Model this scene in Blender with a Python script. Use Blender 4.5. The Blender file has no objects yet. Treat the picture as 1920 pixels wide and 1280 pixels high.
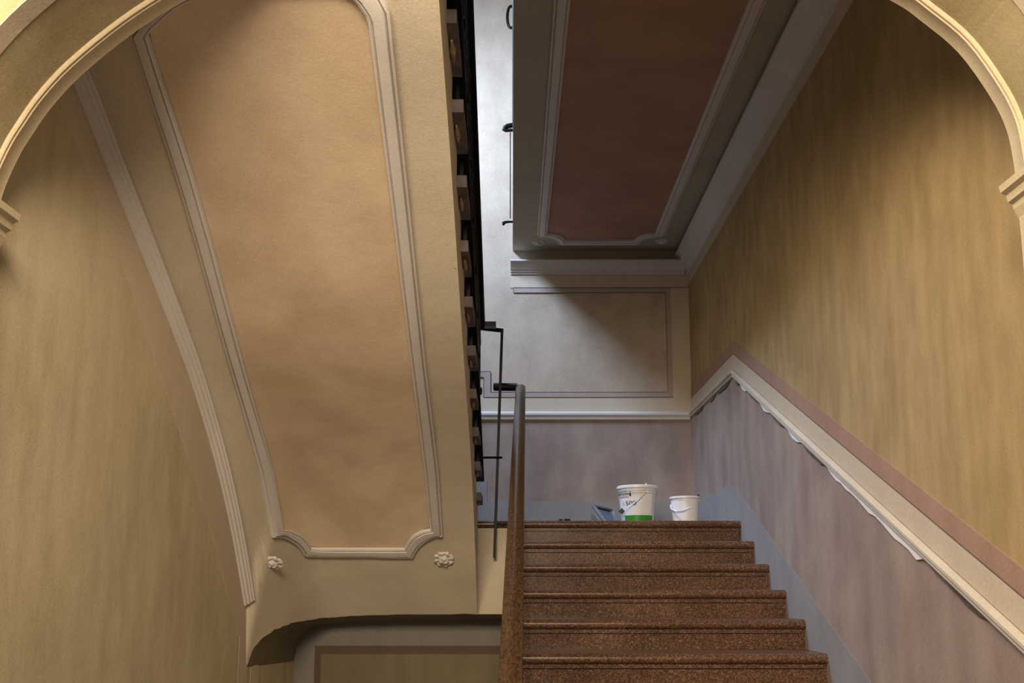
import bpy, bmesh, math, random
import numpy as np
from mathutils import Vector
from mathutils.geometry import tessellate_polygon
random.seed(7)
S = bpy.context.scene
COL = S.collection

# ------------------------------------------------------------------ camera, world, lights, exposure
EYE = 1.2                       # eye height above the hall floor; Y runs into the stairwell, X to the right
TILT = math.radians(8.5)
FPX, PX, PY = 1780.0, 960.0, 839.0
cam_d = bpy.data.cameras.new('camera'); cam = bpy.data.objects.new('camera', cam_d); COL.objects.link(cam)
cam.location = (0, 0, EYE); cam.rotation_euler = (math.pi/2 + TILT, 0, 0)
cam_d.sensor_width = 36; cam_d.lens = FPX/1920*36
cam_d.shift_x = 0; cam_d.shift_y = (PY-640)/1920
cam_d.clip_start = 0.05
S.camera = cam
S.view_settings.view_transform = 'Standard'; S.view_settings.look = 'None'
S.view_settings.gamma = 1; S.view_settings.use_curve_mapping = False
S.view_settings.exposure = 0.0

w = bpy.data.worlds.new('world'); S.world = w; w.use_nodes = True
bg = w.node_tree.nodes['Background']; bg.inputs[0].default_value = (1.0, 0.92, 0.82, 1); bg.inputs[1].default_value = 0.18

def area(name, loc, target, sx, sy, power, col):
    d = bpy.data.lights.new(name, 'AREA'); d.shape = 'RECTANGLE'; d.size = sx; d.size_y = sy
    d.energy = power; d.color = col
    o = bpy.data.objects.new(name, d); COL.objects.link(o); o.location = loc
    o.rotation_euler = (Vector(target)-Vector(loc)).to_track_quat('-Z', 'Y').to_euler()
    return o
area('window_daylight', (-1.36, 6.15, 5.4), (1.2, 6.4, 3.5), 1.3, 0.9, 345, (0.51, 0.685, 1.0))
area('hall_lamp', (-0.55, 0.1, 3.15), (0.3, 4.2, 1.8), 1.7, 1.0, 224, (1.0, 0.81, 0.57))

# ------------------------------------------------------------------ helpers
ct, st = math.cos(TILT), math.sin(TILT)
def ray(px, py):
    a = (px-PX)/FPX; b = (PY-py)/FPX
    return (a, ct-b*st, st+b*ct)
def at(px, py, X=None, Y=None, Z=None):
    r = ray(px, py)
    t = X/r[0] if X is not None else (Y/r[1] if Y is not None else (Z-EYE)/r[2])
    return Vector((r[0]*t, r[1]*t, EYE+r[2]*t))

def s2l(c):
    return tuple(((v/255)/12.92 if v/255 <= .04045 else ((v/255+.055)/1.055)**2.4) for v in c)

def obj(name, bm, mat, parent=None, smooth=False):
    bmesh.ops.remove_doubles(bm, verts=bm.verts, dist=1e-5)
    bmesh.ops.recalc_face_normals(bm, faces=bm.faces)
    me = bpy.data.meshes.new(name)
    off = Vector((0, 0, 0))
    p = parent
    while p is not None:
        off += p.location; p = p.parent
    bmesh.ops.translate(bm, verts=bm.verts, vec=-off)
    bm.to_mesh(me); bm.free()
    if smooth:
        for f in me.polygons: f.use_smooth = True
        try: me.set_sharp_from_angle(angle=math.radians(35))
        except Exception: pass
    me.materials.append(mat)
    o = bpy.data.objects.new(name, me); COL.objects.link(o)
    if parent: o.parent = parent
    return o
def tag(o, label, cat, group=None):
    o['label'] = label; o['category'] = cat
    if group: o['group'] = group
    return o
def thing(name, label, cat, loc, group=None):
    o = bpy.data.objects.new(name, None); COL.objects.link(o); o.location = loc
    o.empty_display_size = .1
    return tag(o, label, cat, group)
def struct(name, bm, mat, label=None, smooth=False):
    o = obj(name, bm, mat, None, smooth); o['kind'] = 'structure'
    o['label'] = label or name.replace('_', ' ')
    return o

def box(bm, x0, x1, y0, y1, z0, z1):
    v = [bm.verts.new(p) for p in [(x0,y0,z0),(x1,y0,z0),(x1,y1,z0),(x0,y1,z0),(x0,y0,z1),(x1,y0,z1),(x1,y1,z1),(x0,y1,z1)]]
    for f in [(0,1,2,3),(4,5,6,7),(0,1,5,4),(1,2,6,5),(2,3,7,6),(3,0,4,7)]:
        bm.faces.new([v[i] for i in f])
def BOX(*a):
    bm = bmesh.new(); box(bm, *a); return bm
def P3(axis, a, b, c):          # plane coordinates (a,b) at position c along axis
    return (c, a, b) if axis == 'X' else ((a, c, b) if axis == 'Y' else (a, b, c))
def prism(bm, pts, axis, c0, c1):
    n = len(pts)
    A = [bm.verts.new(P3(axis, p[0], p[1], c0)) for p in pts]
    B = [bm.verts.new(P3(axis, p[0], p[1], c1)) for p in pts]
    for i in range(n):
        j = (i+1) % n
        bm.faces.new([A[i], A[j], B[j], B[i]])
    if n <= 4:
        bm.faces.new(A); bm.faces.new(B[::-1])
    else:
        for t in tessellate_polygon([[Vector((p[0], p[1], 0)) for p in pts]]):
            if len(set(t)) == 3:
                bm.faces.new([A[i] for i in t]); bm.faces.new([B[i] for i in t[::-1]])
def PRISM(*a):
    bm = bmesh.new(); prism(bm, *a); return bm
def grid_faces(bm, rows, closed=False):
    V = [[bm.verts.new(p) for p in r] for r in rows]
    for i in range(len(V)-1):
        m = len(V[i])
        for j in range(m if closed else m-1):
            k = (j+1) % m
            bm.faces.new([V[i][j], V[i][k], V[i+1][k], V[i+1][j]])
    return V
def mould(path, prof, axis, pos, sgn, closed=False):
    """sweep prof [(across, out)] along a flat polyline path; across is to the left of the path"""
    bm = bmesh.new(); n = len(path); rows = []
    for i in range(n):
        p = Vector(path[i])
        a = Vector(path[i-1]) if (i > 0 or closed) else None
        b = Vector(path[(i+1) % n]) if (i < n-1 or closed) else None
        d1 = (p-a).normalized() if a is not None else None
        d2 = (b-p).normalized() if b is not None else None
        if d1 is None: d1 = d2
        if d2 is None: d2 = d1
        n1 = Vector((-d1.y, d1.x)); n2 = Vector((-d2.y, d2.x))
        m = (n1+n2)
        m = m.normalized() if m.length > 1e-6 else n1
        k = 1/max(.35, m.dot(n1))
        rows.append([P3(axis, *(p+m*k*q[0]), pos+sgn*q[1]) for q in prof])
    V = grid_faces(bm, rows)
    if closed:
        for j in range(len(prof)-1):
            bm.faces.new([V[-1][j], V[-1][j+1], V[0][j+1], V[0][j]])
    else:
        bm.faces.new(V[0]); bm.faces.new(V[-1][::-1])
    return bm
def tube(bm, pts, r, seg=8, flat=None):
    pts = [Vector(p) for p in pts]; n = len(pts); rows = []
    up = Vector((0, 0, 1)); prev = None
    for i in range(n):
        d = (pts[min(i+1, n-1)]-pts[max(i-1, 0)]).normalized()
        if prev is None:
            ref = Vector((1, 0, 0)) if abs(d.x) < .9 else up
            u = d.cross(ref).normalized()
        else:
            u = (prev - d*prev.dot(d)).normalized()
        prev = u; v = d.cross(u)
        rr = r[i] if isinstance(r, (list, tuple)) else r
        if flat:   # square bar
            rows.append([pts[i]+u*(flat[0]*a)+v*(flat[1]*b) for a, b in ((-1,-1),(1,-1),(1,1),(-1,1))])
        else:
            rows.append([pts[i]+u*math.cos(2*math.pi*k/seg)*rr+v*math.sin(2*math.pi*k/seg)*rr for k in range(seg)])
    V = grid_faces(bm, rows, closed=True)
    bm.faces.new(V[0][::-1]); bm.faces.new(V[-1])
def lathe(bm, prof, c, seg=40):
    rows = [[(c[0]+r*math.cos(2*math.pi*k/seg), c[1]+r*math.sin(2*math.pi*k/seg), c[2]+z) for k in range(seg)] for r, z in prof]
    V = grid_faces(bm, rows, closed=True)
    return V
def interp(x, pts):
    xs = [p[0] for p in pts]; ys = [p[1] for p in pts]
    n = len(xs)
    m = []
    for i in range(n):
        if i == 0: m.append((ys[1]-ys[0])/(xs[1]-xs[0]))
        elif i == n-1: m.append((ys[-1]-ys[-2])/(xs[-1]-xs[-2]))
        else: m.append(.5*((ys[i]-ys[i-1])/(xs[i]-xs[i-1])+(ys[i+1]-ys[i])/(xs[i+1]-xs[i])))
    if x <= xs[0]: return ys[0]+m[0]*(x-xs[0])
    if x >= xs[-1]: return ys[-1]+m[-1]*(x-xs[-1])
    i = max(k for k in range(n-1) if xs[k] <= x)
    h = xs[i+1]-xs[i]; t = (x-xs[i])/h
    return ((2*t**3-3*t*t+1)*ys[i]+(t**3-2*t*t+t)*h*m[i]+(-2*t**3+3*t*t)*ys[i+1]+(t**3-t*t)*h*m[i+1])

# ------------------------------------------------------------------ materials
def newmat(name):
    m = bpy.data.materials.new(name); m.use_nodes = True
    return m, m.node_tree, m.node_tree.nodes['Principled BSDF']
def plaster(name, rgb, rgb2=None, var=.5, streak=(5, 5, .8), rough=.88, bump=.12):
    """limewashed plaster: two close tones, soft clouds and vertical brush streaks, fine sandy bump"""
    m, nt, b = newmat(name); N = nt.nodes; L = nt.links
    if rgb2 is None: rgb2 = tuple(v*.86 for v in rgb)
    tc = N.new('ShaderNodeTexCoord')
    n1 = N.new('ShaderNodeTexNoise'); n1.inputs['Scale'].default_value = 1.9; n1.inputs['Detail'].default_value = 5; n1.inputs['Roughness'].default_value = .55
    L.new(tc.outputs['Object'], n1.inputs['Vector'])
    mp = N.new('ShaderNodeMapping'); mp.inputs['Scale'].default_value = streak; L.new(tc.outputs['Object'], mp.inputs['Vector'])
    n2 = N.new('ShaderNodeTexNoise'); n2.inputs['Scale'].default_value = 1.6; n2.inputs['Detail'].default_value = 6; L.new(mp.outputs[0], n2.inputs['Vector'])
    ad = N.new('ShaderNodeMath'); ad.operation = 'ADD'; L.new(n1.outputs['Fac'], ad.inputs[0]); L.new(n2.outputs['Fac'], ad.inputs[1])
    mr = N.new('ShaderNodeMapRange'); mr.inputs['From Min'].default_value = .78; mr.inputs['From Max'].default_value = 1.22
    mr.inputs['To Min'].default_value = .5-var*.5; mr.inputs['To Max'].default_value = .5+var*.5
    L.new(ad.outputs[0], mr.inputs['Value'])
    mx = N.new('ShaderNodeMix'); mx.data_type = 'RGBA'
    mx.inputs['A'].default_value = (*s2l(rgb2), 1); mx.inputs['B'].default_value = (*s2l(rgb), 1)
    L.new(mr.outputs[0], mx.inputs['Factor'])
    n3 = N.new('ShaderNodeTexNoise'); n3.inputs['Scale'].default_value = 130; n3.inputs['Detail'].default_value = 3; L.new(tc.outputs['Object'], n3.inputs['Vector'])
    # sandy grain
    mg = N.new('ShaderNodeMix'); mg.data_type = 'RGBA'; mg.blend_type = 'OVERLAY'; mg.inputs['Factor'].default_value = .22
    L.new(mx.outputs['Result'], mg.inputs['A']); L.new(n3.outputs['Fac'], mg.inputs['B'])
    L.new(mg.outputs['Result'], b.inputs['Base Color'])
    n4 = N.new('ShaderNodeTexNoise'); n4.inputs['Scale'].default_value = 9; n4.inputs['Detail'].default_value = 4; L.new(tc.outputs['Object'], n4.inputs['Vector'])
    a2 = N.new('ShaderNodeMath'); a2.operation = 'MULTIPLY_ADD'; a2.inputs[1].default_value = 4
    L.new(n4.outputs['Fac'], a2.inputs[0]); L.new(n3.outputs['Fac'], a2.inputs[2])
    bp = N.new('ShaderNodeBump'); bp.inputs['Strength'].default_value = bump; bp.inputs['Distance'].default_value = .004
    L.new(a2.outputs[0], bp.inputs['Height']); L.new(bp.outputs[0], b.inputs['Normal'])
    b.inputs['Roughness'].default_value = rough
    b.inputs['Specular IOR Level'].default_value = .25
    return m
def simple(name, rgb, rough=.5, metal=0, noise=0, nscale=20, stretch=(1, 1, 1), rgb2=None, bump=0, spec=.5):
    m, nt, b = newmat(name); N = nt.nodes; L = nt.links
    b.inputs['Roughness'].default_value = rough; b.inputs['Metallic'].default_value = metal
    b.inputs['Specular IOR Level'].default_value = spec
    rgb2 = rgb2 or tuple(v*.8 for v in rgb)
    tc = N.new('ShaderNodeTexCoord'); mp = N.new('ShaderNodeMapping'); mp.inputs['Scale'].default_value = stretch
    L.new(tc.outputs['Object'], mp.inputs['Vector'])
    n = N.new('ShaderNodeTexNoise'); n.inputs['Scale'].default_value = nscale; n.inputs['Detail'].default_value = 5
    L.new(mp.outputs[0], n.inputs['Vector'])
    mr = N.new('ShaderNodeMapRange'); mr.inputs['From Min'].default_value = .35; mr.inputs['From Max'].default_value = .68
    L.new(n.outputs['Fac'], mr.inputs['Value'])
    mx = N.new('ShaderNodeMix'); mx.data_type = 'RGBA'; mx.inputs['A'].default_value = (*s2l(rgb2), 1); mx.inputs['B'].default_value = (*s2l(rgb), 1)
    L.new(mr.outputs[0], mx.inputs['Factor']); L.new(mx.outputs['Result'], b.inputs['Base Color'])
    if bump:
        bp = N.new('ShaderNodeBump'); bp.inputs['Strength'].default_value = bump; bp.inputs['Distance'].default_value = .002
        L.new(n.outputs['Fac'], bp.inputs['Height']); L.new(bp.outputs[0], b.inputs['Normal'])
    return m
M = {}
M['ochre'] = plaster('ochre_limewash', (182, 156, 112), (150, 126, 86), var=.7, streak=(8, 8, 2))
M['ochre_left'] = plaster('ochre_limewash_pale', (202, 188, 158), (176, 162, 130), var=.7, streak=(8, 8, 2))
M['ochre_back'] = plaster('olive_limewash', (194, 176, 156), (170, 152, 132), var=.8, streak=(3, 3, 2))
M['white_wall'] = plaster('pale_limewash', (232, 212, 180), (224, 204, 172), var=.6, streak=(2, 2, 1))
M['margin'] = plaster('sand_plaster', (208, 196, 176), (194, 182, 162), var=.8, streak=(2, 2, 2))
M['terracotta'] = plaster('apricot_plaster', (222, 200, 174), (204, 180, 154), var=.9, streak=(2.5, 2.5, 2))
M['moulding'] = plaster('stucco_white', (214, 208, 204), (202, 196, 190), var=.6, streak=(2, 2, 2), bump=.06)
M['band'] = plaster('pale_band_paint', (202, 186, 164), (192, 176, 154), var=.6)
M['pink'] = plaster('pink_band_paint', (170, 136, 118), (154, 122, 104), var=.6)
M['dado'] = plaster('mauve_limewash', (166, 148, 136), (138, 120, 112), var=.9, streak=(3.5, 3.5, 1.2))
M['grey'] = plaster('grey_skirting_paint', (152, 148, 146), (136, 132, 132), var=.7, streak=(3, 3, 1.5))
M['line'] = plaster('brown_line_paint', (120, 96, 84), var=.5)
M['frame_paint'] = plaster('mauve_frame_paint', (176, 160, 150), (164, 148, 138), var=.5)
M['slab_field'] = plaster('rust_plaster', (176, 142, 122), (158, 124, 106), var=.8, streak=(2.5, 2.5, 2))
M['slab_margin'] = plaster('grey_sand_plaster', (180, 172, 154), (166, 158, 142), var=.8, streak=(2, 2, 2))
M['rail'] = plaster('cream_rail_stucco', (204, 192, 174), (190, 178, 160), var=.7, bump=.06)
M['arch_mould'] = plaster('cream_stucco', (206, 190, 160), (194, 178, 148), var=.6, bump=.06)
M['arch'] = plaster('brown_ochre_limewash', (176, 160, 126), (152, 136, 102), var=.9)
M['under'] = plaster('olive_paint_baked_shade', (128, 118, 96), (112, 102, 82), var=.7)  # this and the next two: shade under the landing baked into the colour
M['under_band'] = plaster('grey_paint_baked_shade', (134, 130, 124), (120, 116, 112), var=.5)
M['under_frame'] = plaster('brown_paint_baked_shade', (100, 84, 74), (90, 76, 66), var=.5)
M['chip'] = plaster('bare_gypsum', (240, 236, 230), (226, 222, 216), var=.5)
M['dirt'] = plaster('broken_mortar', (120, 104, 84), (84, 72, 58), var=1)
M['iron'] = simple('black_iron', (11, 11, 12), .45, 0, nscale=40, rgb2=(6, 6, 7), bump=.2, spec=.2)
M['wood'] = simple('worn_handrail_wood', (82, 58, 36), .32, nscale=6, stretch=(22, 1.1, 22), rgb2=(44, 31, 20), bump=.15)
M['wood_dark'] = simple('dark_stained_wood', (62, 40, 40), .3, nscale=8, rgb2=(36, 24, 26))
M['tread_far'] = simple('rough_stone_slab', (116, 104, 104), .7, nscale=18, rgb2=(84, 74, 74), bump=.4)
M['stone_raw'] = simple('mortar_smear', (176, 160, 130), .9, nscale=30, rgb2=(140, 124, 98), bump=.4)
M['plastic'] = simple('white_plastic', (240, 240, 242), .35, nscale=5, rgb2=(230, 230, 233))
M['plastic_dull'] = simple('white_scuffed_plastic', (226, 228, 230), .45, nscale=9, rgb2=(205, 208, 212))
M['green'] = simple('green_label_print', (52, 150, 44), .4, nscale=5, rgb2=(44, 136, 38))
M['print_grey'] = simple('grey_label_print', (120, 120, 124), .5, nscale=60, rgb2=(190, 190, 192))
M['print_black'] = simple('black_label_print', (34, 34, 36), .5)
M['wire'] = simple('galvanised_wire', (190, 192, 195), .3, .8)
M['black'] = simple('black_plastic', (18, 18, 20), .35)
M['tray'] = simple('blue_grey_tray', (120, 132, 146), .5, nscale=12, rgb2=(90, 102, 116))
def stone():
    m, nt, b = newmat('polished_red_granite'); N = nt.nodes; L = nt.links
    tc = N.new('ShaderNodeTexCoord')
    v = N.new('ShaderNodeTexVoronoi'); v.inputs['Scale'].default_value = 210; L.new(tc.outputs['Object'], v.inputs['Vector'])
    n = N.new('ShaderNodeTexNoise'); n.inputs['Scale'].default_value = 3; n.inputs['Detail'].default_value = 5; L.new(tc.outputs['Object'], n.inputs['Vector'])
    sp = N.new('ShaderNodeSeparateColor'); L.new(v.outputs['Color'], sp.inputs[0])
    cr = N.new('ShaderNodeValToRGB'); e = cr.color_ramp.elements
    e[0].position = 0; e[0].color = (*s2l((58, 42, 32)), 1); e[1].position = 1; e[1].color = (*s2l((150, 118, 94)), 1)
    for p, c in ((.25, (80, 56, 42)), (.6, (102, 72, 54)), (.85, (118, 84, 62))):
        k = e.new(p); k.color = (*s2l(c), 1)
    L.new(sp.outputs[0], cr.inputs[0])
    mx = N.new('ShaderNodeMix'); mx.data_type = 'RGBA'; mx.blend_type = 'MULTIPLY'; mx.inputs['Factor'].default_value = .55
    mr = N.new('ShaderNodeMapRange'); mr.inputs['From Min'].default_value = .3; mr.inputs['From Max'].default_value = .7; mr.inputs['To Min'].default_value = .55; mr.inputs['To Max'].default_value = 1.1
    L.new(n.outputs['Fac'], mr.inputs['Value']); L.new(cr.outputs['Color'], mx.inputs['A']); L.new(mr.outputs[0], mx.inputs['B'])
    L.new(mx.outputs['Result'], b.inputs['Base Color'])
    r = N.new('ShaderNodeMapRange'); r.inputs['To Min'].default_value = .16; r.inputs['To Max'].default_value = .42; L.new(n.outputs['Fac'], r.inputs['Value'])
    L.new(r.outputs[0], b.inputs['Roughness'])
    return m
M['granite'] = stone()

# ------------------------------------------------------------------ main dimensions
XL, XR = -1.44, 1.486
YB = 7.72                         # wall behind the half landing
YU = 6.40                         # wall under the landing
ZL = 1.643                        # half landing
YN = 6.14                         # nosing of the landing
RISE, GO = .148, .32
ZC = 4.042                        # underside of the slab at upper right
XE = -.22                         # open edge of the upper flight
TOP = 8.0
ARCH_Y0, ARCH_Y1 = 2.13, 2.45

# ------------------------------------------------------------------ setting
struct('floor', BOX(-3, 3, -3, YB+.2, -.2, 0), M['grey'], 'grey hall floor')
wl = struct('wall_left', BOX(XL-.2, XL, ARCH_Y0, YB+.2, 0, TOP), M['ochre_left'], 'left stairwell wall in ochre limewash')
wr = struct('wall_right', BOX(XR, XR+.2, ARCH_Y0, YB+.2, 0, TOP), M['ochre'], 'right stairwell wall in ochre limewash')
wb = struct('wall_back', BOX(XL, XR, YB, YB+.2, ZL-.3, TOP), M['ochre_back'], 'wall behind the half landing')
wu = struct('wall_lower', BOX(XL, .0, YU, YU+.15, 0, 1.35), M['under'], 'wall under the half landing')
struct('ceiling', BOX(XL-.2, XR+.2, ARCH_Y0, YB+.2, TOP, TOP+.2), M['white_wall'], 'ceiling of the stairwell')
struct('baseboard_lower', BOX(XL, 0, YU-.015, YU, 0, .12), M['grey'])

# dado field and grey skirting of the back wall
obj('dado_field', BOX(XL, XR, YB-.006, YB, ZL, 2.60), M['dado'], wb)
obj('skirting', PRISM([(XL, ZL), (XR, ZL), (XR, 1.905), (-.205, 1.915), (-.205, 2.093), (XL, 2.093)], 'Y', YB-.011, YB-.006), M['grey'], wb)
# pale border bands and thin painted frame
obj('painted_band', BOX(XL, XR, YB-.005, YB, 2.60, 2.775), M['band'], wb)
obj('painted_band', BOX(1.335, XR, YB-.005, YB, 2.775, 3.72), M['band'], wb)
obj('painted_band', BOX(-.014, XR, YB-.005, YB, 3.715, 3.84), M['band'], wb)
obj('painted_frame', PRISM([(.012, 3.715), (1.335, 3.715), (1.335, 2.775), (-.235, 2.775), (-.235, 2.945), (XL, 2.945), (XL, 2.993), (-.178, 2.993), (-.178, 2.818), (1.292, 2.818), (1.292, 3.672), (.012, 3.672)], 'Y', YB-.007, YB-.002), M['frame_paint'], wb)
def line(parent, pts, axis, pos, sgn, wd=.005, out=.0015, mat='line'):
    obj('painted_line', mould(pts, [(-wd/2, 0), (-wd/2, out), (wd/2, out), (wd/2, 0)], axis, pos, sgn), M[mat], parent)
line(wb, [(.012, 3.715), (.012, 3.672), (1.292, 3.672), (1.292, 2.818), (-.178, 2.818), (-.178, 2.993), (XL, 2.993)], 'Y', YB-.007, -1, .004)
line(wb, [(.012, 3.715), (1.335, 3.715)], 'Y', YB-.007, -1, .006)
line(wb, [(XL, 2.945), (-.235, 2.945), (-.235, 2.775), (1.335, 2.775)], 'Y', YB-.007, -1, .005)

# dado rail: back wall, then the right wall level above the landing and down beside the flight
rail_prof = [(0, 0), (0, .012), (.006, .02), (.014, .022), (.022, .016), (.026, .02), (.040, .034), (.056, .034), (.066, .022), (.070, .01), (.070, 0)]
t = struct('trim_1', mould([(XL, 2.582), (XR-.02, 2.582)], rail_prof, 'Y', YB-.006, -1), M['moulding'], 'moulded dado rail on the back wall', True)
KY = 6.20                         # where the rail turns from level to sloping
SL = .4645
def rp(y, z0): return (y, z0-SL*max(0, KY-y))
trr = struct('trim_2', mould([(YB, 2.602), rp(KY, 2.602), rp(2.0, 2.602)][::-1], [(a*.68, b*.8) for a, b in rail_prof], 'X', XR-.004, -1), M['rail'], 'moulded dado rail rising with the stair on the right wall', True)
low = lambda z: [(YB, z), rp(KY, z), rp(2.45, z)]
obj('dado_field', PRISM([(YB, 0), (YB, 2.60), rp(KY, 2.60), rp(2.45, 2.60), (2.45, 0)], 'X', XR-.004, XR), M['dado'], wr)
def band(z0, z1, mat, out, name='painted_band', yb=YB):
    pts = [(yb, z0), rp(KY, z0), rp(2.45, z0), rp(2.45, z1), rp(KY, z1), (yb, z1)]
    return obj(name, PRISM(pts, 'X', XR-out, XR), M[mat], wr)
band(2.60, 2.765, 'band', .005)
band(2.765, 2.85, 'pink', .004)
line(wr, [(YB, 2.765), rp(KY, 2.765), rp(2.45, 2.765)], 'X', XR-.005, -1, .004)
# skirting band beside the steps
sk = [(YB, ZL-.2), (YB, 1.90), (6.45, 1.90), (6.25, 1.87), (2.45, 1.87-.47*(6.25-2.45)), (2.45, 0), (6.1, ZL-.25)]
obj('skirting', PRISM(sk, 'X', XR-.0055, XR), M['grey'], wr)
line(wr, [(YB, 2.654), rp(KY, 2.654), rp(2.45, 2.654)], 'X', XR-.005, -1, .003)
# broken and freshly filled plaster along the underside of the rail
def chips(seq, mat, z0=2.600, dz=.03, name='plaster_patch'):
    for y0, y1 in seq:
        n = max(3, int(abs(y1-y0)/.06)); up = []; dn = []
        for i in range(n+1):
            y = y0+(y1-y0)*i/n
            up.append(rp(y, z0)); e = 0 if i in (0, n) else dz*random.uniform(.55, 1.1)
            q = rp(y, z0-e); dn.append(q)
        obj(name, PRISM(up[1:-1] and (up+dn[1:-1][::-1]), 'X', XR-.012, XR-.003), M[mat], wr)
def yy(px): return 0
chips([(6.02, 5.84), (5.55, 5.33), (5.02, 4.78), (4.42, 3.42)], 'chip', dz=.028)
chips([(6.17, 6.03), (5.83, 5.57), (5.32, 5.05), (4.77, 4.44), (3.40, 2.98), (7.55, 7.2), (7.0, 6.75), (6.7, 6.3)], 'dirt', dz=.022, name='mortar_gap')

# cornices at the upper right
corn_prof = [(0, 0), (0, .012), (.012, .014), (.018, .026), (.03, .028), (.034, .04), (.05, .05), (.066, .07), (.084, .085), (.088, .1), (.1, .1), (.1, 0)]
struct('trim_3', mould([(-.012, 3.83), (XR-.03, 3.83)], corn_prof, 'Y', YB-.004, -1), M['moulding'], 'stucco cornice on the back wall under the slab', True)
cp = [(0, 0), (0, .012), (.03, .016), (.035, .03), (.07, .045), (.10, .07), (.14, .09), (.145, .11), (.165, .11), (.165, 0)]
struct('trim_4', mould([(ARCH_Y1, 3.83), (YB-.004, 3.83)], cp, 'X', XR-.002, -1), M['moulding'], 'stucco cornice along the right wall under the slab', True)
obj('painted_band', BOX(XR-.005, XR, ARCH_Y1, YB, 3.735, 3.835), M['band'], wr)

# ------------------------------------------------------------------ slab with its panel, upper right
cr = struct('ceiling_right', BOX(.006, XR, 3.0, YB-.004, ZC, ZC+.26), M['slab_margin'], 'flat stucco slab over the right half of the well')
def corner_loop(x0, x1, y0, y1, a, b, lift=0):
    """rectangle with a concave scoop at each corner; a = bite along x, b = bite along y"""
    pts = []
    def arc(cx, cy, sx, sy):
        out = []
        for k in range(9):
            th = math.pi/2*k/8
            out.append((cx+sx*a*math.cos(th), cy+sy*b*math.sin(th)))
        return out
    pts += arc(x1, y1, -1, -1)[::-1]
    pts += arc(x0, y1, 1, -1)
    pts += arc(x0, y0, 1, 1)[::-1]
    pts += arc(x1, y0, -1, 1)
    return pts
outer = corner_loop(.203, 1.238, 3.3, 7.545, .185, .20)
inner = corner_loop(.286, 1.153, 3.38, 7.46, .15, .165)
mprof = [(0, 0), (.02, .016), (.12, .02), (.18, .010), (.24, .024), (.5, .028), (.72, .028), (.76, .016), (.84, .024), (.95, .02), (1, .004)]
def panel_mould(outer, inner, surf, prof, closed=True):
    bm = bmesh.new(); rows = []
    for p, q in zip(outer, inner):
        r = []
        for u, h in prof:
            x = p[0]+(q[0]-p[0])*u; y = p[1]+(q[1]-p[1])*u
            z, nrm = surf(x, y)
            r.append(Vector((x, y, z))+nrm*h)
        rows.append(r)
    if closed: rows.append(rows[0])
    grid_faces(bm, rows); return bm
flat = lambda x, y: (ZC, Vector((0, 0, -1)))
obj('panel_moulding', panel_mould(outer, inner, flat, mprof), M['moulding'], cr, True)
obj('panel_field', PRISM(inner, 'Z', ZC-.003, ZC+.01), M['slab_field'], cr)

def rosette(c, nrm, r, parent):
    """stucco flower: ragged acanthus rim with a domed bud"""
    n = nrm.normalized(); u = n.cross(Vector((0, 1, 0)));
    u = u.normalized() if u.length > .1 else Vector((1, 0, 0))
    v = n.cross(u)
    bm = bmesh.new(); seg = 48; rows = []
    for k, (rr, h) in enumerate([(1, 0), (.98, .10), (.86, .20), (.7, .16), (.52, .14), (.5, .22), (.46, .34), (.34, .44), (.18, .46), (.02, .40)]):
        row = []
        for i in range(seg):
            th = 2*math.pi*i/seg
            lobe = 1+(.12*abs(math.sin(4*th))-.08+.04*math.sin(13*th)) * (1 if k < 4 else 0)
            hh = h + (.06*math.sin(8*th) if 1 <= k < 5 else 0) + (.05*math.sin(3*th+k*.5) if k >= 6 else 0)
            row.append(c+(u*math.cos(th)+v*math.sin(th))*r*rr*lobe+n*hh*r)
        rows.append(row)
    V = grid_faces(bm, rows, closed=True); bm.faces.new(V[-1])
    return obj('rosette', bm, M['moulding'], parent, True)
rosette(Vector((.218, 7.52, ZC)), Vector((0, 0, -1)), .052, cr)
rosette(Vector((1.238, 7.49, ZC)), Vector((0, 0, -1)), .052, cr)

# ------------------------------------------------------------------ arch between hall and stairwell
arch_pts = [(-1.40, 0), (-1.40, 2.15), (-1.391, 2.258), (-1.356, 2.367), (-1.32, 2.44), (-1.274, 2.518), (-1.198, 2.613), (-1.066, 2.736), (-.927, 2.836), (-.76, 2.93), (-.55, 3.02),
            (-.3, 3.09), (.05, 3.13), (.4, 3.10), (.65, 3.035), (.88, 2.94), (1.072, 2.836), (1.15, 2.775), (1.247, 2.68), (1.326, 2.548), (1.363, 2.454), (1.375, 2.367), (1.378, 2.30), (1.38, 2.15), (1.38, 0)]
def dense(pts, n=4):
    out = []
    for i in range(len(pts)-1):
        p0 = Vector(pts[max(i-1, 0)]); p1 = Vector(pts[i]); p2 = Vector(pts[i+1]); p3 = Vector(pts[min(i+2, len(pts)-1)])
        if i in (0, len(pts)-2): out.append(p1); continue
        if i == 1: p0 = p1+Vector((0, -.1))
        if i == len(pts)-3: p3 = p2+Vector((0, -.1))
        for k in range(n):
            t = k/n
            out.append(.5*((2*p1)+(p2-p0)*t+(2*p0-5*p1+4*p2-p3)*t*t+(3*p1-p0-3*p2+p3)*t**3))
    out.append(Vector(pts[-1])); return out
A = dense(arch_pts)
def shrink(d):                     # inset towards the opening
    out = []
    for i, p in enumerate(A):
        a = A[max(i-1, 0)]; b = A[min(i+1, len(A)-1)]; t_ = (b-a).normalized()
        out.append(p+Vector((t_.y, -t_.x))*d)
    return out
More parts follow.
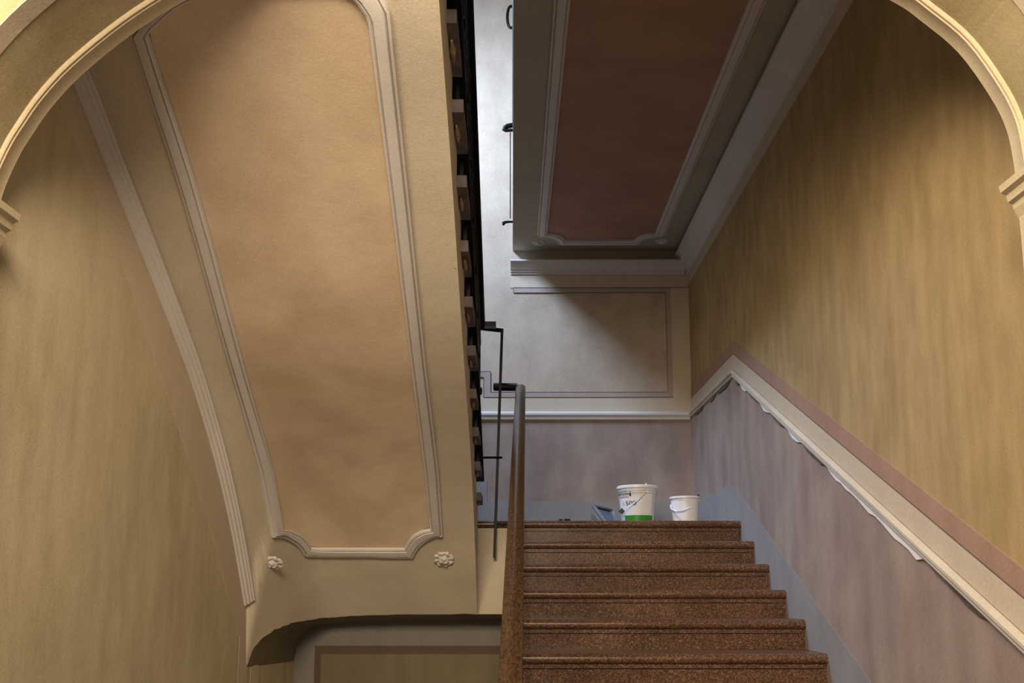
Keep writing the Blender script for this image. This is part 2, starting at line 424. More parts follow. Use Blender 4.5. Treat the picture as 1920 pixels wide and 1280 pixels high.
def arch_ring(y0, y1, d, mat, name, parent, prof=None):
    """a band lining the arch between depths y0 and y1, standing d proud of the intrados"""
    bm = bmesh.new()
    prof = prof or [(y0, 0), (y0, d), (y1, d), (y1, 0)]
    rings = [shrink(dd) for _, dd in prof]
    rows = [[(rings[k][i].x, prof[k][0], rings[k][i].y) for k in range(len(prof))] for i in range(len(A))]
    grid_faces(bm, rows)
    return obj(name, bm, mat, parent, True)
# the wall with the opening cut out: intrados + both faces
bm = bmesh.new()
rowsI = [[(p.x, ARCH_Y0, p.y), (p.x, ARCH_Y1, p.y)] for p in A]; grid_faces(bm, rowsI)
for yv in (ARCH_Y0, ARCH_Y1):
    n = len(A); rows = []
    for i, p in enumerate(A):
        if p.y <= .01: q = (-2.6 if p.x < 0 else 2.6, 0)
        else:
            d = Vector((p.x-.0, p.y-1.9)); 
            if p.y <= 2.15: q = (-2.6 if p.x < 0 else 2.6, p.y)
            else:
                s_ = min(2.6/max(abs(d.x), 1e-3), 2.6/max(d.y, 1e-3)); q = (d.x*s_, 1.9+d.y*s_)
        rows.append([(p.x, yv, p.y), (q[0], yv, q[1])])
    grid_faces(bm, rows)
wf = struct('wall_front', bm, M['arch'], 'arched wall between the hall and the stairwell')
obj('wall_top', BOX(XL-.2, XR+.2, ARCH_Y0, ARCH_Y1, 4.5, TOP), M['margin'], wf)
arch_ring(0, 0, 0, M['arch_mould'], 'arch_moulding', wf, prof=[(ARCH_Y1, 0), (ARCH_Y1, .006), (ARCH_Y1-.048, .006), (ARCH_Y1-.051, .008), (ARCH_Y1-.054, .006), (ARCH_Y1-.056, .004), (ARCH_Y1-.059, .006), (ARCH_Y1-.063, .008), (ARCH_Y1-.068, .006), (ARCH_Y1-.072, 0)])
arch_ring(ARCH_Y0, ARCH_Y0+.06, .003, M['band'], 'painted_band', wf)
def impost(sx, x0, z1, parent):
    """moulded capital running through the thickness of the arch at the springing"""
    pr_ = [(0, .10), (.008, .095), (.012, .075), (.03, .07), (.036, .045), (.05, .04), (.062, .02), (.066, 0), (0, 0)]
    pr_ = [(0, -.11), (.012, -.11), (.018, -.09), (.03, -.065), (.032, -.05), (.044, -.045), (.048, -.025), (.062, -.018), (.066, 0), (0, 0)]
    pts = [(x0-sx*a, z1+b) for a, b in pr_]
    return struct('trim_%d' % (5 if sx < 0 else 6), PRISM(pts, 'Y', ARCH_Y0-.02, ARCH_Y1+.004), M['arch_mould'], 'moulded impost at the springing of the arch, %s jamb' % ('left' if sx < 0 else 'right'))
impost(-1, -1.398, 2.205, wf)
impost(1, 1.392, 2.285, wf)

# ------------------------------------------------------------------ upper flight: vaulted soffit rising towards the hall
ZRp = [(2.2, 3.14), (2.63, 2.955), (3.215, 2.723), (4.044, 2.323), (5.114, 1.844), (5.55, 1.56), (5.902, 1.249), (6.12, 1.04)]
ZLp = [(2.2, 3.28), (2.931, 2.895), (3.257, 2.71), (3.745, 2.44), (4.257, 2.13), (4.832, 1.63), (5.255, 1.10), (5.6, .60)]
def zs(x, y):
    zr = interp(y, ZRp); zl = interp(y, ZLp)
    t_ = (x-XL)/(XE-XL); w_ = 1-(1-min(1, max(0, t_)/.25))**2.2
    # the cove softens towards the top of the flight, where both edges run level
    u_ = min(1, max(0, (y-5.19)/.07)); u_ = u_*u_*(3-2*u_)
    return zl+(zr-zl)*w_-.31*max(0, 1-max(0, t_)/.13)**1.5*u_
def surf(x, y):
    z = zs(x, y); e = .01
    dx = (zs(x+e, y)-zs(x-e, y))/(2*e); dy = (zs(x, y+e)-zs(x, y-e))/(2*e)
    return z, Vector((dx, dy, -1)).normalized()
def hit(px, py):
    r = ray(px, py); y = 2.0; last = None
    while y < 7:
        t_ = y/r[1]; d = EYE+r[2]*t_-zs(r[0]*t_, y)
        if last is not None and d >= 0 and last < 0: break
        last = d; y += .005
    return Vector((r[0]*t_, y, zs(r[0]*t_, y)))
lip_px = [(462, 1242), (466, 1238), (470, 1226), (476, 1212), (484, 1202), (492, 1194), (503, 1186), (514, 1179), (524, 1174), (535, 1170), (554, 1165), (576, 1161), (599, 1158), (627, 1156), (655, 1154), (700, 1152), (780, 1151), (860, 1150), (896, 1150)]
_k = lip_px
lip_px = [(x_, interp(x_, _k)) for x_ in list(range(462, 560, 3))+list(range(560, 660, 8))+list(range(670, 900, 25))]
lip = [hit(*p) for p in lip_px]
lipc = [(p.x, p.y) for p in lip]
def ylip(x):
    if x <= lipc[0][0]: return lipc[0][1]
    if x >= lipc[-1][0]: return lipc[-1][1]
    return float(np.interp(x, [q[0] for q in lipc], [q[1] for q in lipc]))
print('LIP', [(round(p.x, 2), round(p.y, 2), round(p.z, 2)) for p in lip])
up = thing('upper_staircase', 'upper flight with vaulted stucco soffit, apricot panel and white moulding, left of the well', 'staircase', (-.83, 6.1, ZL))
xs_ = [XL+(XE-XL)*(i/70)**1.5 for i in range(71)]
rows = []
for j in range(111):
    s_ = 1-(1-j/110)**1.5
    rows.append([(x, 2.45+(ylip(x)-2.45)*s_, zs(x, 2.45+(ylip(x)-2.45)*s_)) for x in xs_])
bm = bmesh.new(); grid_faces(bm, rows)
obj('soffit', bm, M['margin'], up, True)
# underside behind the lip, down to the wall under the landing
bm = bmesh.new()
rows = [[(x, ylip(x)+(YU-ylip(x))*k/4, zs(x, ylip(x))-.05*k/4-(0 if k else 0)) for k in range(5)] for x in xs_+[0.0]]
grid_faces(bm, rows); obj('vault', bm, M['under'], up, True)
obj('end_beam', PRISM([(x, zs(x, 2.45)-.01) for x in xs_[::5]]+[(XE, 3.5), (XL, 3.5)], 'Y', 2.452, 2.48), M['margin'], up)
# panel moulding, from outer and inner edges
def smooth_line(pts, n):
    out = []
    for i in range(len(pts)-1):
        for k in range(n): out.append((pts[i][0]+(pts[i+1][0]-pts[i][0])*k/n, pts[i][1]+(pts[i+1][1]-pts[i][1])*k/n))
    return out
def arcpx(p, q, bulge, n=8):
    P, Q = Vector(p), Vector(q); mid = (P+Q)/2; d = Q-P; nrm = Vector((-d.y, d.x))*bulge
    return [tuple((1-t)**2*P+2*t*(1-t)*(mid+nrm*2)+t*t*Q) for t in [k/n for k in range(n)]]
o_left = [(246, 60), (330, 325), (375, 480), (445, 740), (483, 880), (509, 1005)]
i_left = [(279, 60), (364, 325), (407, 480), (474, 740), (511, 880), (528, 991)]
o_right = [(831, 1002), (823, 880), (800, 690), (761, 300), (731, 16)]
i_right = [(806, 989), (795, 880), (765, 640), (723, 300), (689, 35)]
o_loop = smooth_line(o_left, 4)+arcpx((509, 1005), (569, 1041), -.16)+smooth_line([(569, 1041), (775, 1043)], 8)+arcpx((775, 1043), (831, 1002), -.16)+smooth_line(o_right[:3]+o_right[3:], 4)
i_loop = smooth_line(i_left, 4)+arcpx((528, 991), (582, 1024), -.16)+smooth_line([(582, 1024), (758, 1024)], 8)+arcpx((758, 1024), (806, 989), -.16)
# resample the inner right side at the same steps
i_loop += smooth_line(i_right, 4)
o_loop += arcpx((731, 16), (640, -60), .14); i_loop += arcpx((689, 35), (610, -30), .14)
o_loop += smooth_line([(640, -60), (400, -50)], 6)+[(400, -50)]; i_loop += smooth_line([(610, -30), (420, -22)], 6)+[(420, -22)]
o_loop += arcpx((400, -50), (246, 60), .10)[1:]; i_loop += arcpx((400, -18), (279, 60), .10)[1:]
oh = [hit(*p) for p in o_loop]; ih = [hit(*p) for p in i_loop]
obj('panel_moulding', panel_mould([(p.x, p.y) for p in oh], [(p.x, p.y) for p in ih], surf, mprof), M['moulding'], up, True)
# apricot field: strips between left and right inner edge, following the vault
bm = bmesh.new()
li = [p for p in ih]; n = len(li)
poly = [(p.x, p.y) for p in li]
# build the field as horizontal slices of the polygon
ymin = min(p[1] for p in poly); ymax = max(p[1] for p in poly); rows = []
NS = 90
for k in range(NS+1):
    y = ymin+.002+(ymax-ymin-.004)*k/NS; xs2 = []
    for i in range(n):
        a, b = poly[i], poly[(i+1) % n]
        if (a[1]-y)*(b[1]-y) < 0: xs2.append(a[0]+(b[0]-a[0])*(y-a[1])/(b[1]-a[1]))
    if len(xs2) < 2: continue
    xa, xb = min(xs2), max(xs2)
    rows.append([Vector((xa+(xb-xa)*j/24, y, 0)) for j in range(25)])
for r in rows:
    for v in r:
        z, nn = surf(v.x, v.y); v.z = z-.003
grid_faces(bm, rows); obj('panel_field', bm, M['terracotta'], up, True)
for c_ in ((512, 1046), (832, 1046)):
    h_ = hit(*c_); z, nn = surf(-.75, h_.y); rosette(h_+nn*(.022 if h_.x < -1 else .002), nn, .061, up)

# cornice where the left wall meets the soffit, with the painted band below it
def zc(y): return interp(y, ZLp)
yend = 5.215
path = [(2.45+(yend-2.45)*k/30, zc(2.45+(yend-2.45)*k/30)-.005) for k in range(31)]
prof = [(0, 0), (0, .046), (-.010, .046), (-.013, .039), (-.024, .036), (-.027, .028), (-.042, .024), (-.045, .014), (-.058, .010), (-.060, 0)]
struct('trim_7', mould(path, prof, 'X', XL+.002, 1), M['moulding'], 'stucco cornice between left wall and vaulted soffit', True)
bpts_o = [at(*p, X=XL) for p in [(60, 60), (105, 180), (160, 318), (222, 480), (300, 700), (398, 1000), (430, 1130), (449, 1192), (445, 1280), (442, 1330)]]
bo = [(p.y, p.z) for p in bpts_o]
bi = [(2.9, zc(2.9)-.05)]+[(p[0], p[1]-.05) for p in path if p[0] > 2.95]+[(5.28, .80), (5.28, .55)]
obj('painted_band', PRISM([(bo[0][0], bo[0][1])]+bo[1:]+bi[::-1], 'X', XL, XL+.0012), M['band'], wl)
# painted work on the left wall and the wall under the landing
q = [at(*p, X=XL) for p in [(484, 1225), (551, 1208), (551, 1222), (484, 1238)]]
obj('painted_band', PRISM([(p.y, p.z) for p in q], 'X', XL, XL+.0012), M['pink'], wl)
q = [at(*p, X=XL) for p in [(470, 1250), (484, 1243), (484, 1330), (466, 1330)]]
obj('painted_band', PRISM([(p.y, p.z) for p in q], 'X', XL, XL+.0012), M['band'], wl)
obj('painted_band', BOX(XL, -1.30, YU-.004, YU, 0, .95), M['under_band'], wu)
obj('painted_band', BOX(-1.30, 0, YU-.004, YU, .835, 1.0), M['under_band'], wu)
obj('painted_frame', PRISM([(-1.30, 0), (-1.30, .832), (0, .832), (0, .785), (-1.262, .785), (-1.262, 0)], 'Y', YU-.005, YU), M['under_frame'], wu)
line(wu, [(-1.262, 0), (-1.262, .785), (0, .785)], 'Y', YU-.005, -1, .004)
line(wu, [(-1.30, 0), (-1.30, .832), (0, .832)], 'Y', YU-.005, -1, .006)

# side face of the upper flight between soffit and treads, and the treads themselves
ZT = lambda k: ZL+RISE*k
YT = lambda k: 6.17-GO*(k-1)       # nosing line of tread k, facing the landing
pts = []
ysw = [2.45+(6.10-2.45)*k/40 for k in range(41)]
for y in ysw: pts.append((y, zs(XE, y)))
saw = []
for k in range(1, 12):
    saw += [(min(YT(k)-.03, 6.10), ZT(k-1)), (min(YT(k)-.03, 6.10), ZT(k)-.05)]
saw.append((2.45, ZT(11)-.05))
pts += saw
obj('side_face', PRISM(pts, 'X', XE-.02, XE), M['margin'], up)
def nosing(y0, z, d, t=.05, depth=.36, sgn=1):
    """tread section: sgn=1 nosing faces the hall (-Y), -1 faces the landing"""
    p = [(y0+sgn*depth, z), (y0+sgn*depth, z-t)]
    for k in range(9):
        th = math.pi*k/8
        p.append((y0+sgn*(.03-.03*math.sin(th)), z-t/2-t/2*math.cos(th)))
    return p
for k in range(1, 12):
    rx = -.178-random.uniform(0, .012)
    obj('tread', PRISM(nosing(YT(k), ZT(k), 0, sgn=-1), 'X', XL, rx), M['tread_far'], up, True)
    obj('riser', BOX(XL, XE-.02, YT(k)-.05, YT(k)-.03, ZT(k-1), ZT(k)-.05), M['granite'], up)
    # unpainted mortar left around the end of each slab
    bm = bmesh.new(); c0 = Vector((XE+.012, YT(k)-.20, ZT(k)-.055)); rows = []
    for a in range(6):
        u_ = a/5; rr = .014*math.sin(math.pi*(.12+.76*u_))*random.uniform(.8, 1.2)
        rows.append([c0+Vector((.7*rr*math.cos(2*math.pi*b/8), (u_-.5)*.13, rr*math.sin(2*math.pi*b/8))) for b in range(8)])
    V = grid_faces(bm, rows, closed=True); bm.faces.new(V[0]); bm.faces.new(V[-1])
    obj('mortar', bm, M['stone_raw'], up, True)

# ------------------------------------------------------------------ lower flight and half landing
lo = thing('lower_staircase', 'lower flight of speckled red-brown granite steps rising to the half landing', 'staircase', (.75, 3.0, 0))
x0s, x1s = .012, XR-.004
for k in range(11):
    z = ZL-RISE*k; y = YN-GO*k
    if k == 0:
        obj('tread', PRISM(nosing(y, z, 0, depth=.30), 'X', XE-.02, x1s), M['granite'], lo, True)
    else:
        obj('tread', PRISM(nosing(y, z, 0, depth=GO+.03), 'X', x0s-.02, x1s), M['granite'], lo, True)
    bm = bmesh.new(); zb = z-RISE if k < 10 else 0
    box(bm, x0s, x1s, y+.035, y+.06, zb, z-.05)
    box(bm, x0s, x1s, y+.023, y+.036, z-.068, z-.049)           # fillet under the nosing
    box(bm, x1s-.03, x1s, y+.029, y+.036, zb, z-.068)           # end frame of the riser
    obj('riser', bm, M['granite'], lo)
obj('landing_slab', BOX(XL, XR-.004, YN+.28, YB-.006, ZL-.10, ZL), M['granite'], lo)
obj('side_wall', PRISM([(YN+.03, ZL-.05)]+[q for k in range(1, 11) for q in ((YN-GO*(k-1)+.04, ZL-RISE*k), (YN-GO*k+.04, ZL-RISE*k-.05))]+[(2.95, 0), (YN+.03, 0)], 'X', .0, .03), M['margin'], lo)
obj('landing_face', BOX(XE-.02, .03, YN+.012, YN+.05, 1.045, ZL-.05), M['margin'], lo)

# ------------------------------------------------------------------ lower handrail, its newel and balusters
hr = thing('stair_railing', 'worn brown wooden handrail of the lower flight with black iron newel at the landing', 'railing', (.03, 2.9, 0))
def rail_sec():
    out = []
    for k in range(16):
        th = 2*math.pi*k/16
        out.append((.033*math.cos(th), (.026 if math.sin(th) > 0 else .020)*math.sin(th)))
    return out
def sweep_sec(bm, path, sec):
    rows = []
    for i, p in enumerate(path):
        p = Vector(p); d = (Vector(path[min(i+1, len(path)-1)])-Vector(path[max(i-1, 0)])).normalized()
        u = Vector((1, 0, 0)); u = (u-d*u.dot(d)).normalized(); v = u.cross(d)*(-1)
        if v.z < 0: v = -v
        rows.append([p+u*a+v*b for a, b in sec])
    V = grid_faces(bm, rows, closed=True); bm.faces.new(V[0][::-1]); bm.faces.new(V[-1])
ra, rb = at(957, 1280, Y=2.60), at(976, 727, Y=6.13)
path = [ra+(rb-ra)*t_ for t_ in (-.35, -.1, .1, .3, .5, .7, .9, .985)]+[rb+Vector((0, .012, -.004))]
hsec = [(-.031, -.012), (-.027, -.022), (.027, -.022), (.031, -.012), (.029, -.004), (.033, .004), (.031, .018), (.02, .028), (0, .032), (-.02, .028), (-.031, .018), (-.033, .004), (-.029, -.004)]
bm = bmesh.new(); sweep_sec(bm, path, hsec); obj('handrail', bm, M['wood'], hr, True)
na, nb = at(941.5, 617, Y=6.09), at(927, 1045, Y=6.09)
bm = bmesh.new(); tube(bm, [na, (na+nb)/2, nb], 0, flat=(.0155, .009)); obj('newel_post', bm, M['iron'], hr)
# short turned piece tying the handrail end to the newel
pa = at(925, 725, Y=6.11); pb = Vector((rb.x-.02, 6.12, pa.z))
bm = bmesh.new(); tube(bm, [pa, pa+Vector((.006, 0, 0)), pb-Vector((.008, 0, 0)), pb], [.020, .027, .027, .030], seg=12); obj('rail_return', bm, M['iron'], hr, True)
# iron bracket into the edge of the landing
ba = at(925, 979, Y=6.1); bb = at(958, 979, Y=6.1)
bm = bmesh.new(); tube(bm, [ba, bb], 0, flat=(.006, .008)); obj('bracket', bm, M['iron'], hr)
for k in range(1, 11):
    y = YN-GO*k+.16; t_ = (y-ra.y)/(rb.y-ra.y); top = ra+(rb-ra)*t_
    bm = bmesh.new(); tube(bm, [(top.x, y, ZL-RISE*k), (top.x, y, top.z-.02)], 0, flat=(.007, .007)); obj('baluster', bm, M['iron'], hr)

# ------------------------------------------------------------------ wrought iron railing of the upper flight
ur = thing('stair_railing', 'black wrought iron railing of the upper flight seen from below, left of the bright wall', 'railing', (-.19, 6.0, ZL))
e0 = at(901, 612, Y=5.92)
HX = -.205
rz = lambda y: e0.z+.463*(5.92-y)
bm = bmesh.new()
path = [(HX+.012*0, y, rz(y)) for y in (5.92, 5.5, 5.0, 4.5, 4.0, 3.5, 3.0, 2.6)]
sweep_sec(bm, path, hsec); obj('handrail', bm, M['iron'], ur, True)
# end cap of red-brown wood and the flat bar beneath, turning to the newel
c1 = at(901, 612, Y=5.95); c2 = at(930, 613, Y=5.95)
obj('rail_return', BOX(c1.x, c2.x, 5.92, 5.98, c1.z-.006, c1.z+.026), M['wood_dark'], ur)
f1 = at(888, 619, Y=6.08); f2 = at(943, 619, Y=6.08)
bm = bmesh.new(); tube(bm, [(f1.x, 5.95, f1.z), (f1.x+.05, 6.03, f1.z), (f2.x, 6.09, f2.z)], 0, flat=(.012, .009)); obj('flat_bar', bm, M['iron'], ur)
# end post running down to the lower bar, which bends across to the newel
g = [at(892, 625, Y=5.98), at(893, 780, Y=5.98), at(891, 845, Y=5.98), at(895, 855, Y=5.99), at(905, 857.5, Y=6.02), at(941, 857.5, Y=6.08)]
bm = bmesh.new(); tube(bm, g[:3], 0, flat=(.012, .012)); obj('end_post', bm, M['iron'], ur)
bm = bmesh.new(); tube(bm, g[2:], .008, seg=8); obj('lower_bar', bm, M['iron'], ur, True)
# balusters: three a tread, scroll between
def scroll(cy, cz, h, flip):
    pts = []
    for k in range(29):
        t_ = k/28; th = -2.6*math.pi*(t_-.5)*2*.9
        r = .045*(abs(t_-.5)*2)**.6
        # S scroll: straight middle, curled ends
        if t_ < .5: c = Vector((0, cy, cz-h/2)); a = 2.2*math.pi*(1-t_*2); rr = .012+.03*(t_*2)
        else: c = Vector((0, cy, cz+h/2)); a = 2.2*math.pi*(t_*2-1)+math.pi; rr = .012+.03*(1-(t_-.5)*2)
        s = 1 if flip else -1
        pts.append((HX, c.y+s*rr*math.cos(a), c.z+rr*math.sin(a)))
    return pts
n = 0
y = 5.80
while y > 2.6:
    k = 1
    while YT(k+1) > y: k += 1
    zb = ZT(k); zt = rz(y)-.02
    bm = bmesh.new(); tube(bm, [(HX, y, zb), (HX, y, zt)], 0, flat=(.008, .008)); obj('baluster', bm, M['iron'], ur)
    bm = bmesh.new(); ym = y-.054; kk = zt-.10; 
    tube(bm, scroll(ym, (zb+kk)/2+.05, .42, n % 2), .007, seg=6); obj('scroll', bm, M['iron'], ur, True)
    if n % 3 == 0:
        bm = bmesh.new(); lathe(bm, [(.004, -.03), (.017, -.02), (.02, 0), (.017, .02), (.004, .03)], (HX, y, (zb+zt)/2), 10); obj('knop', bm, M['iron'], ur, True)
    y -= .107; n += 1
for off, nm in ((.09, 'upper_bar'), (.80, 'bottom_bar'), (.975, 'string_bar')):
    bm = bmesh.new(); tube(bm, [(HX, 5.95, rz(5.95)-off), (HX, 2.6, rz(2.6)-off)], 0, flat=(.012, .006 if off < .9 else .03)); obj(nm, bm, M['iron'], ur)

# ------------------------------------------------------------------ railing over the slab (only its outer curls show past the slab edge)
sr = thing('landing_railing', 'black iron handrail curls and thin rod against the bright wall beside the slab', 'railing', (.03, 7.2, ZC+.26))
bm = bmesh.new(); p0 = at(957, 238, Y=7.2)
tube(bm, [(.05, 7.2, p0.z+.012), (.0, 7.2, p0.z+.014), (-.035, 7.2, p0.z+.008), (-.060, 7.2, p0.z-.008), (-.066, 7.2, p0.z-.022), (-.05, 7.2, p0.z-.030), (-.01, 7.2, p0.z-.028), (.05, 7.2, p0.z-.028)], [.02, .02, .02, .018, .015, .014, .012, .012], seg=10)
obj('volute', bm, M['iron'], sr, True)
bm = bmesh.new(); sweep_sec(bm, [(.035, 7.22, p0.z), (.035, 5.0, p0.z), (.035, 3.1, p0.z)], hsec); obj('handrail', bm, M['iron'], sr, True)
for k in range(26):
    yv = 7.18-.15*k
    bm = bmesh.new(); tube(bm, [(.035 if k else -.0135, yv, ZC+(.255 if k else .07)), (.035 if k else -.0135, yv, p0.z-.02)], 0, flat=(.004 if k == 0 else .007,)*2); obj('baluster', bm, M['iron'], sr)
bm = bmesh.new(); p1 = at(957, 417, Y=7.2)
tube(bm, [(.008, 7.2, p1.z+.005), (-.02, 7.2, p1.z+.006), (-.05, 7.2, p1.z+.003), (-.070, 7.2, p1.z-.006), (-.068, 7.2, p1.z-.016), (-.058, 7.2, p1.z-.02)], [.009, .01, .012, .014, .012, .004], seg=8)
obj('bracket', bm, M['iron'], sr, True)
bm = bmesh.new(); p2 = at(957, 32, Y=7.2)
pts = [(-.012+.026*math.cos(a)*-1, 7.2, p2.z+.095*math.sin(a)) for a in [math.pi*(-.5+k/10) for k in range(11)]]
tube(bm, [(.06, 7.2, p2.z-.095)]+pts+[(.06, 7.2, p2.z+.095)], .012, seg=8); obj('curl', bm, M['iron'], sr, True)
bm = bmesh.new(); tube(bm, [(.03, 7.2, p0.z), (.03, 7.2, p2.z-.09)], .008, seg=8); obj('newel_post', bm, M['iron'], sr, True)

# ------------------------------------------------------------------ things on the landing
def ring_wall(r0, z0, r1, z1, a0, a1, c, seg=24, out=.0012):
    bm = bmesh.new(); rows = []
    for k in range(seg+1):
        a = a0+(a1-a0)*k/seg
        rows.append([(c[0]+(r0+out)*math.cos(a), c[1]+(r0+out)*math.sin(a), c[2]+z0), (c[0]+(r1+out)*math.cos(a), c[1]+(r1+out)*math.sin(a), c[2]+z1)])
    grid_faces(bm, rows); return bm
def pail(c, rb_, rt_, h, wall_mat, rim_mat, label, group=None, ribs=True):
    t = thing('paint_bucket', label, 'bucket', c)
    bm = bmesh.new()
    prof = [(0.001, 0), (rb_, 0), (rb_+(rt_-rb_)*.8, h*.8)]
    if ribs: prof += [(rb_+(rt_-rb_)*.8+.006, h*.80), (rb_+(rt_-rb_)*.83+.006, h*.815), (rb_+(rt_-rb_)*.83, h*.82), (rt_*.985, h*.86), (rt_*.985+.006, h*.862), (rt_*.985+.006, h*.875), (rt_*.985, h*.88)]
    prof += [(rt_*.99, h*.95), (rt_*.93, h*.95), (rb_*.93, .01), (0.001, .01)]
    lathe(bm, prof, c, 48); obj('body', bm, wall_mat, t, True)
    bm = bmesh.new(); lathe(bm, [(rt_*.97, h*.92), (rt_+.004, h*.92), (rt_+.008, h*.935), (rt_+.008, h*.985), (rt_+.003, h), (rt_*.95, h), (rt_*.95, h*.955), (0.001, h*.955)], c, 48); obj('rim', bm, rim_mat, t, True)
    return t
cb = Vector((.895, 6.75, ZL)); hb = .285
tb = pail(cb, .112, .139, hb, M['plastic_dull'], M['plastic'], 'large white paint bucket with a green label band and black 500 print, on the landing')
f = lambda z: .112+(.139-.112)*z/hb
A0, A1 = math.radians(188), math.radians(318)
obj('green_band', ring_wall(f(.0), .0, f(.072), .072, math.radians(213), math.radians(320), cb), M['green'], tb)
obj('label', ring_wall(f(.073), .073, f(.22), .22, math.radians(196), math.radians(312), cb, out=.0008), M['plastic'], tb)
for z_, a_, b_, hh in ((.214, 190, 240, .012), (.238, 188, 232, .008), (.198, 192, 236, .008)):
    obj('printed_line', ring_wall(f(z_)+.004*(z_ > .22), z_, f(z_+hh)+.004*(z_ > .22), z_+hh, math.radians(a_), math.radians(b_), cb, out=.0024), M['print_grey'], tb)
obj('printed_line', ring_wall(f(.206), .206, f(.238), .238, math.radians(238), math.radians(243), cb, out=.003), M['print_black'], tb)
obj('label_tag', ring_wall(f(.0), .052-.05, f(.016), .022, math.radians(256), math.radians(268), cb, out=.002), M['plastic'], tb)
def bucket_text(txt, a_start, z0, size, mat):
    cu = bpy.data.curves.new('txt', 'FONT'); cu.body = txt; cu.size = size; cu.space_character = 1.0
    o = bpy.data.objects.new('txt', cu); COL.objects.link(o)
    dg = bpy.context.evaluated_depsgraph_get(); me = bpy.data.meshes.new_from_object(o.evaluated_get(dg))
    bpy.data.objects.remove(o)
    bm = bmesh.new(); bm.from_mesh(me)
    bmesh.ops.subdivide_edges(bm, edges=bm.edges, cuts=1)
    for v in bm.verts:
        r = f(z0+v.co.y)+.0022; a = a_start+v.co.x/r
        v.co = (cb.x+r*math.cos(a), cb.y+r*math.sin(a), cb.z+z0+v.co.y*.78)
    obj('printed_number', bm, mat, tb)
bucket_text('500', math.radians(222), .142, .056, M['print_black'])
bucket_text('11', math.radians(207), .142, .054, M['print_grey'])
# wire bail hanging in front, with a dark clip at the lower left
h1 = at(1214, 922, Y=6.63); h2 = at(1166, 958, Y=6.62)
bm = bmesh.new(); pts = []
for k in range(13):
    t_ = k/12; p = h1+(h2-h1)*t_; pts.append(p+Vector((0, -.02*math.sin(math.pi*t_), -.008*math.sin(math.pi*t_))))
tube(bm, pts, .0028, seg=6); obj('wire_handle', bm, M['wire'], tb, True)
bm = bmesh.new(); c_ = at(1166, 958, Y=6.615)
box(bm, c_.x-.022, c_.x+.018, c_.y-.012, c_.y+.012, c_.z-.009, c_.z+.007)
box(bm, c_.x-.008, c_.x+.008, c_.y-.014, c_.y+.014, c_.z-.02, c_.z+.018)
bmesh.ops.bevel(bm, geom=bm.edges[:], offset=.003, segments=2, affect='EDGES'); obj('clip', bm, M['black'], tb, True)
bm = bmesh.new(); lathe(bm, [(.001, -.006), (.012, -.006), (.012, .004), (.001, .008)], h1+Vector((0, .004, 0)), 12); obj('handle_lug', bm, M['plastic'], tb, True)
# lid latch seen above the rim
bm = bmesh.new(); c_ = at(1211, 909, Y=6.70); box(bm, c_.x-.005, c_.x+.006, c_.y-.004, c_.y+.004, c_.z-.01, c_.z+.012); obj('lid_tab', bm, M['plastic_dull'], tb)

cs = Vector((1.222, 6.70, ZL)); 
ts = pail(cs, .088, .100, .205, M['plastic'], M['plastic'], 'small plain white bucket with a hanging white plastic handle, on the landing beside the wall', ribs=False)
ga = [at(1309, 937, Y=6.69), at(1306, 944, Y=6.66), at(1296, 951, Y=6.61), at(1281, 957, Y=6.585), at(1267, 958, Y=6.60), at(1259, 954, Y=6.64), at(1257, 948, Y=6.69), at(1260, 944, Y=6.72)]
bm = bmesh.new(); tube(bm, ga, .0055, seg=8); obj('handle', bm, M['plastic'], ts, True)
c_ = at(1309, 936, Y=6.68); bm = bmesh.new(); lathe(bm, [(.001, -.01), (.01, -.01), (.01, .008), (.001, .01)], c_, 12); obj('handle_lug', bm, M['plastic'], ts, True)
# brush handle end poking over the rim
bm = bmesh.new(); a_ = at(1308, 934, Y=6.70); b_ = at(1310, 927, Y=6.70); tube(bm, [a_-Vector((.02, 0, .06)), a_, b_], [.006, .008, .006], seg=8)
br = obj('paint_brush', bm, M['black'], None, True); tag(br, 'dark brush handle poking above the rim of the small white bucket', 'brush')

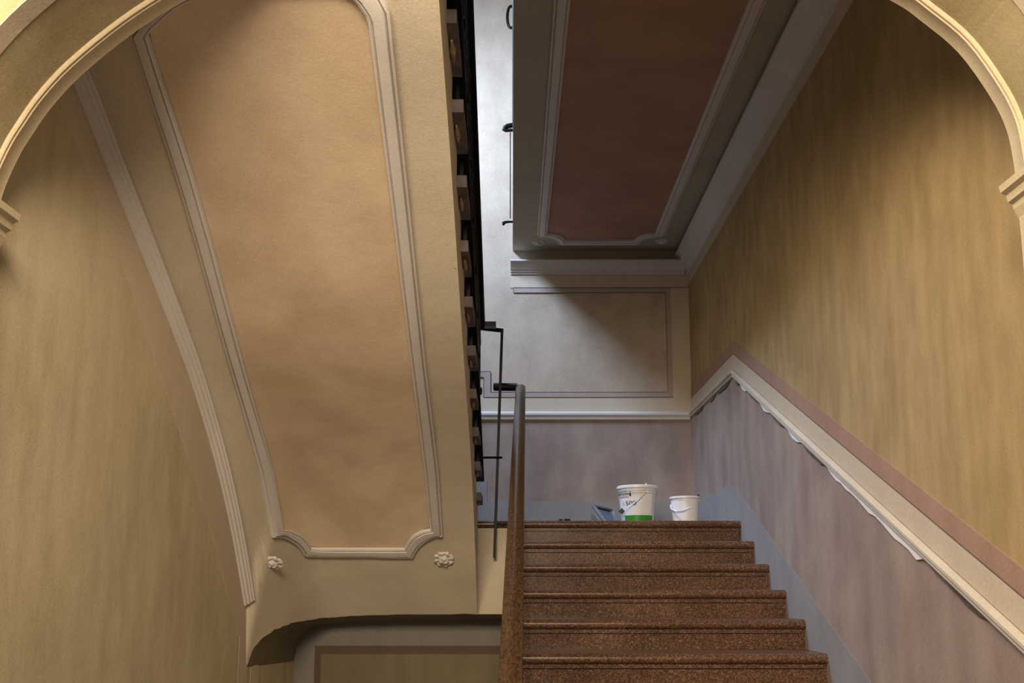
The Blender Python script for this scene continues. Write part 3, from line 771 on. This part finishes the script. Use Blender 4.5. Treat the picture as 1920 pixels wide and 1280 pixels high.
# roller tray leaning behind the large bucket
tr = thing('roller_tray', 'grey-blue plastic roller tray tilted up behind the large bucket on the landing', 'tray', (.69, 6.85, ZL))
a_, b_, c2_, d_ = at(1121, 945, Y=6.85), at(1158, 950, Y=6.95), at(1166, 985, Y=6.95), at(1145, 987, Y=6.85)
def slab(bm, q, th):
    nn = (q[1]-q[0]).cross(q[3]-q[0]).normalized()*th
    A_ = [bm.verts.new(p) for p in q]; B_ = [bm.verts.new(p+nn) for p in q]
    for i in range(4): bm.faces.new([A_[i], A_[(i+1) % 4], B_[(i+1) % 4], B_[i]])
    bm.faces.new(A_); bm.faces.new(B_[::-1])
zb = ZL+.004
T0 = Vector((.585, 6.84, ZL+.155)); T1 = Vector((.735, 6.98, ZL+.135)); T2 = Vector((.765, 6.86, zb)); T3 = Vector((.68, 6.74, zb))
bm = bmesh.new(); slab(bm, [T0, T1, T2, T3], .004); obj('pan', bm, M['tray'], tr)
for p, q_ in ((T0, T3), (T1, T2), (T0, T1)):
    bm = bmesh.new(); tube(bm, [p, q_+(Vector((0, 0, .006)) if q_.z < ZL+.05 else Vector((0, 0, 0)))], 0, flat=(.006, .011)); obj('edge', bm, M['tray'] if p is T0 and q_ is T3 else M['tray'], tr)
bm = bmesh.new(); m0 = T0.lerp(T1, .25)+Vector((0, -.012, -.012)); m1 = T0.lerp(T1, .85)+Vector((0, -.012, -.014)); tube(bm, [m0, m1], .007, seg=8); obj('grip', bm, M['black'], tr, True)
tr2 = tag(obj('sanding_board', PRISM([(.585, zb), (.582, ZL+.115), (.593, ZL+.118), (.665, zb)], 'Y', 7.00, 7.015), M['tray']), 'thin grey board standing on edge left of the roller tray', 'board')

# small black object lying on the landing
bo_ = thing('black_bottle', 'small black bottle lying on the landing near the handrail', 'bottle', (.365, 6.6, ZL))
bm = bmesh.new(); zc_ = ZL+.022
tube(bm, [(.325, 6.6, zc_), (.33, 6.6, zc_), (.40, 6.6, zc_), (.405, 6.6, zc_)], [.017, .021, .021, .018], seg=14); obj('body', bm, M['black'], bo_, True)
bm = bmesh.new(); tube(bm, [(.30, 6.6, zc_-.003), (.326, 6.6, zc_-.003)], .013, seg=12); obj('cap', bm, M['black'], bo_, True)
bm = bmesh.new(); tube(bm, [(.352, 6.6, zc_), (.362, 6.6, zc_)], .0218, seg=14); obj('label', bm, M['wire'], bo_, True)
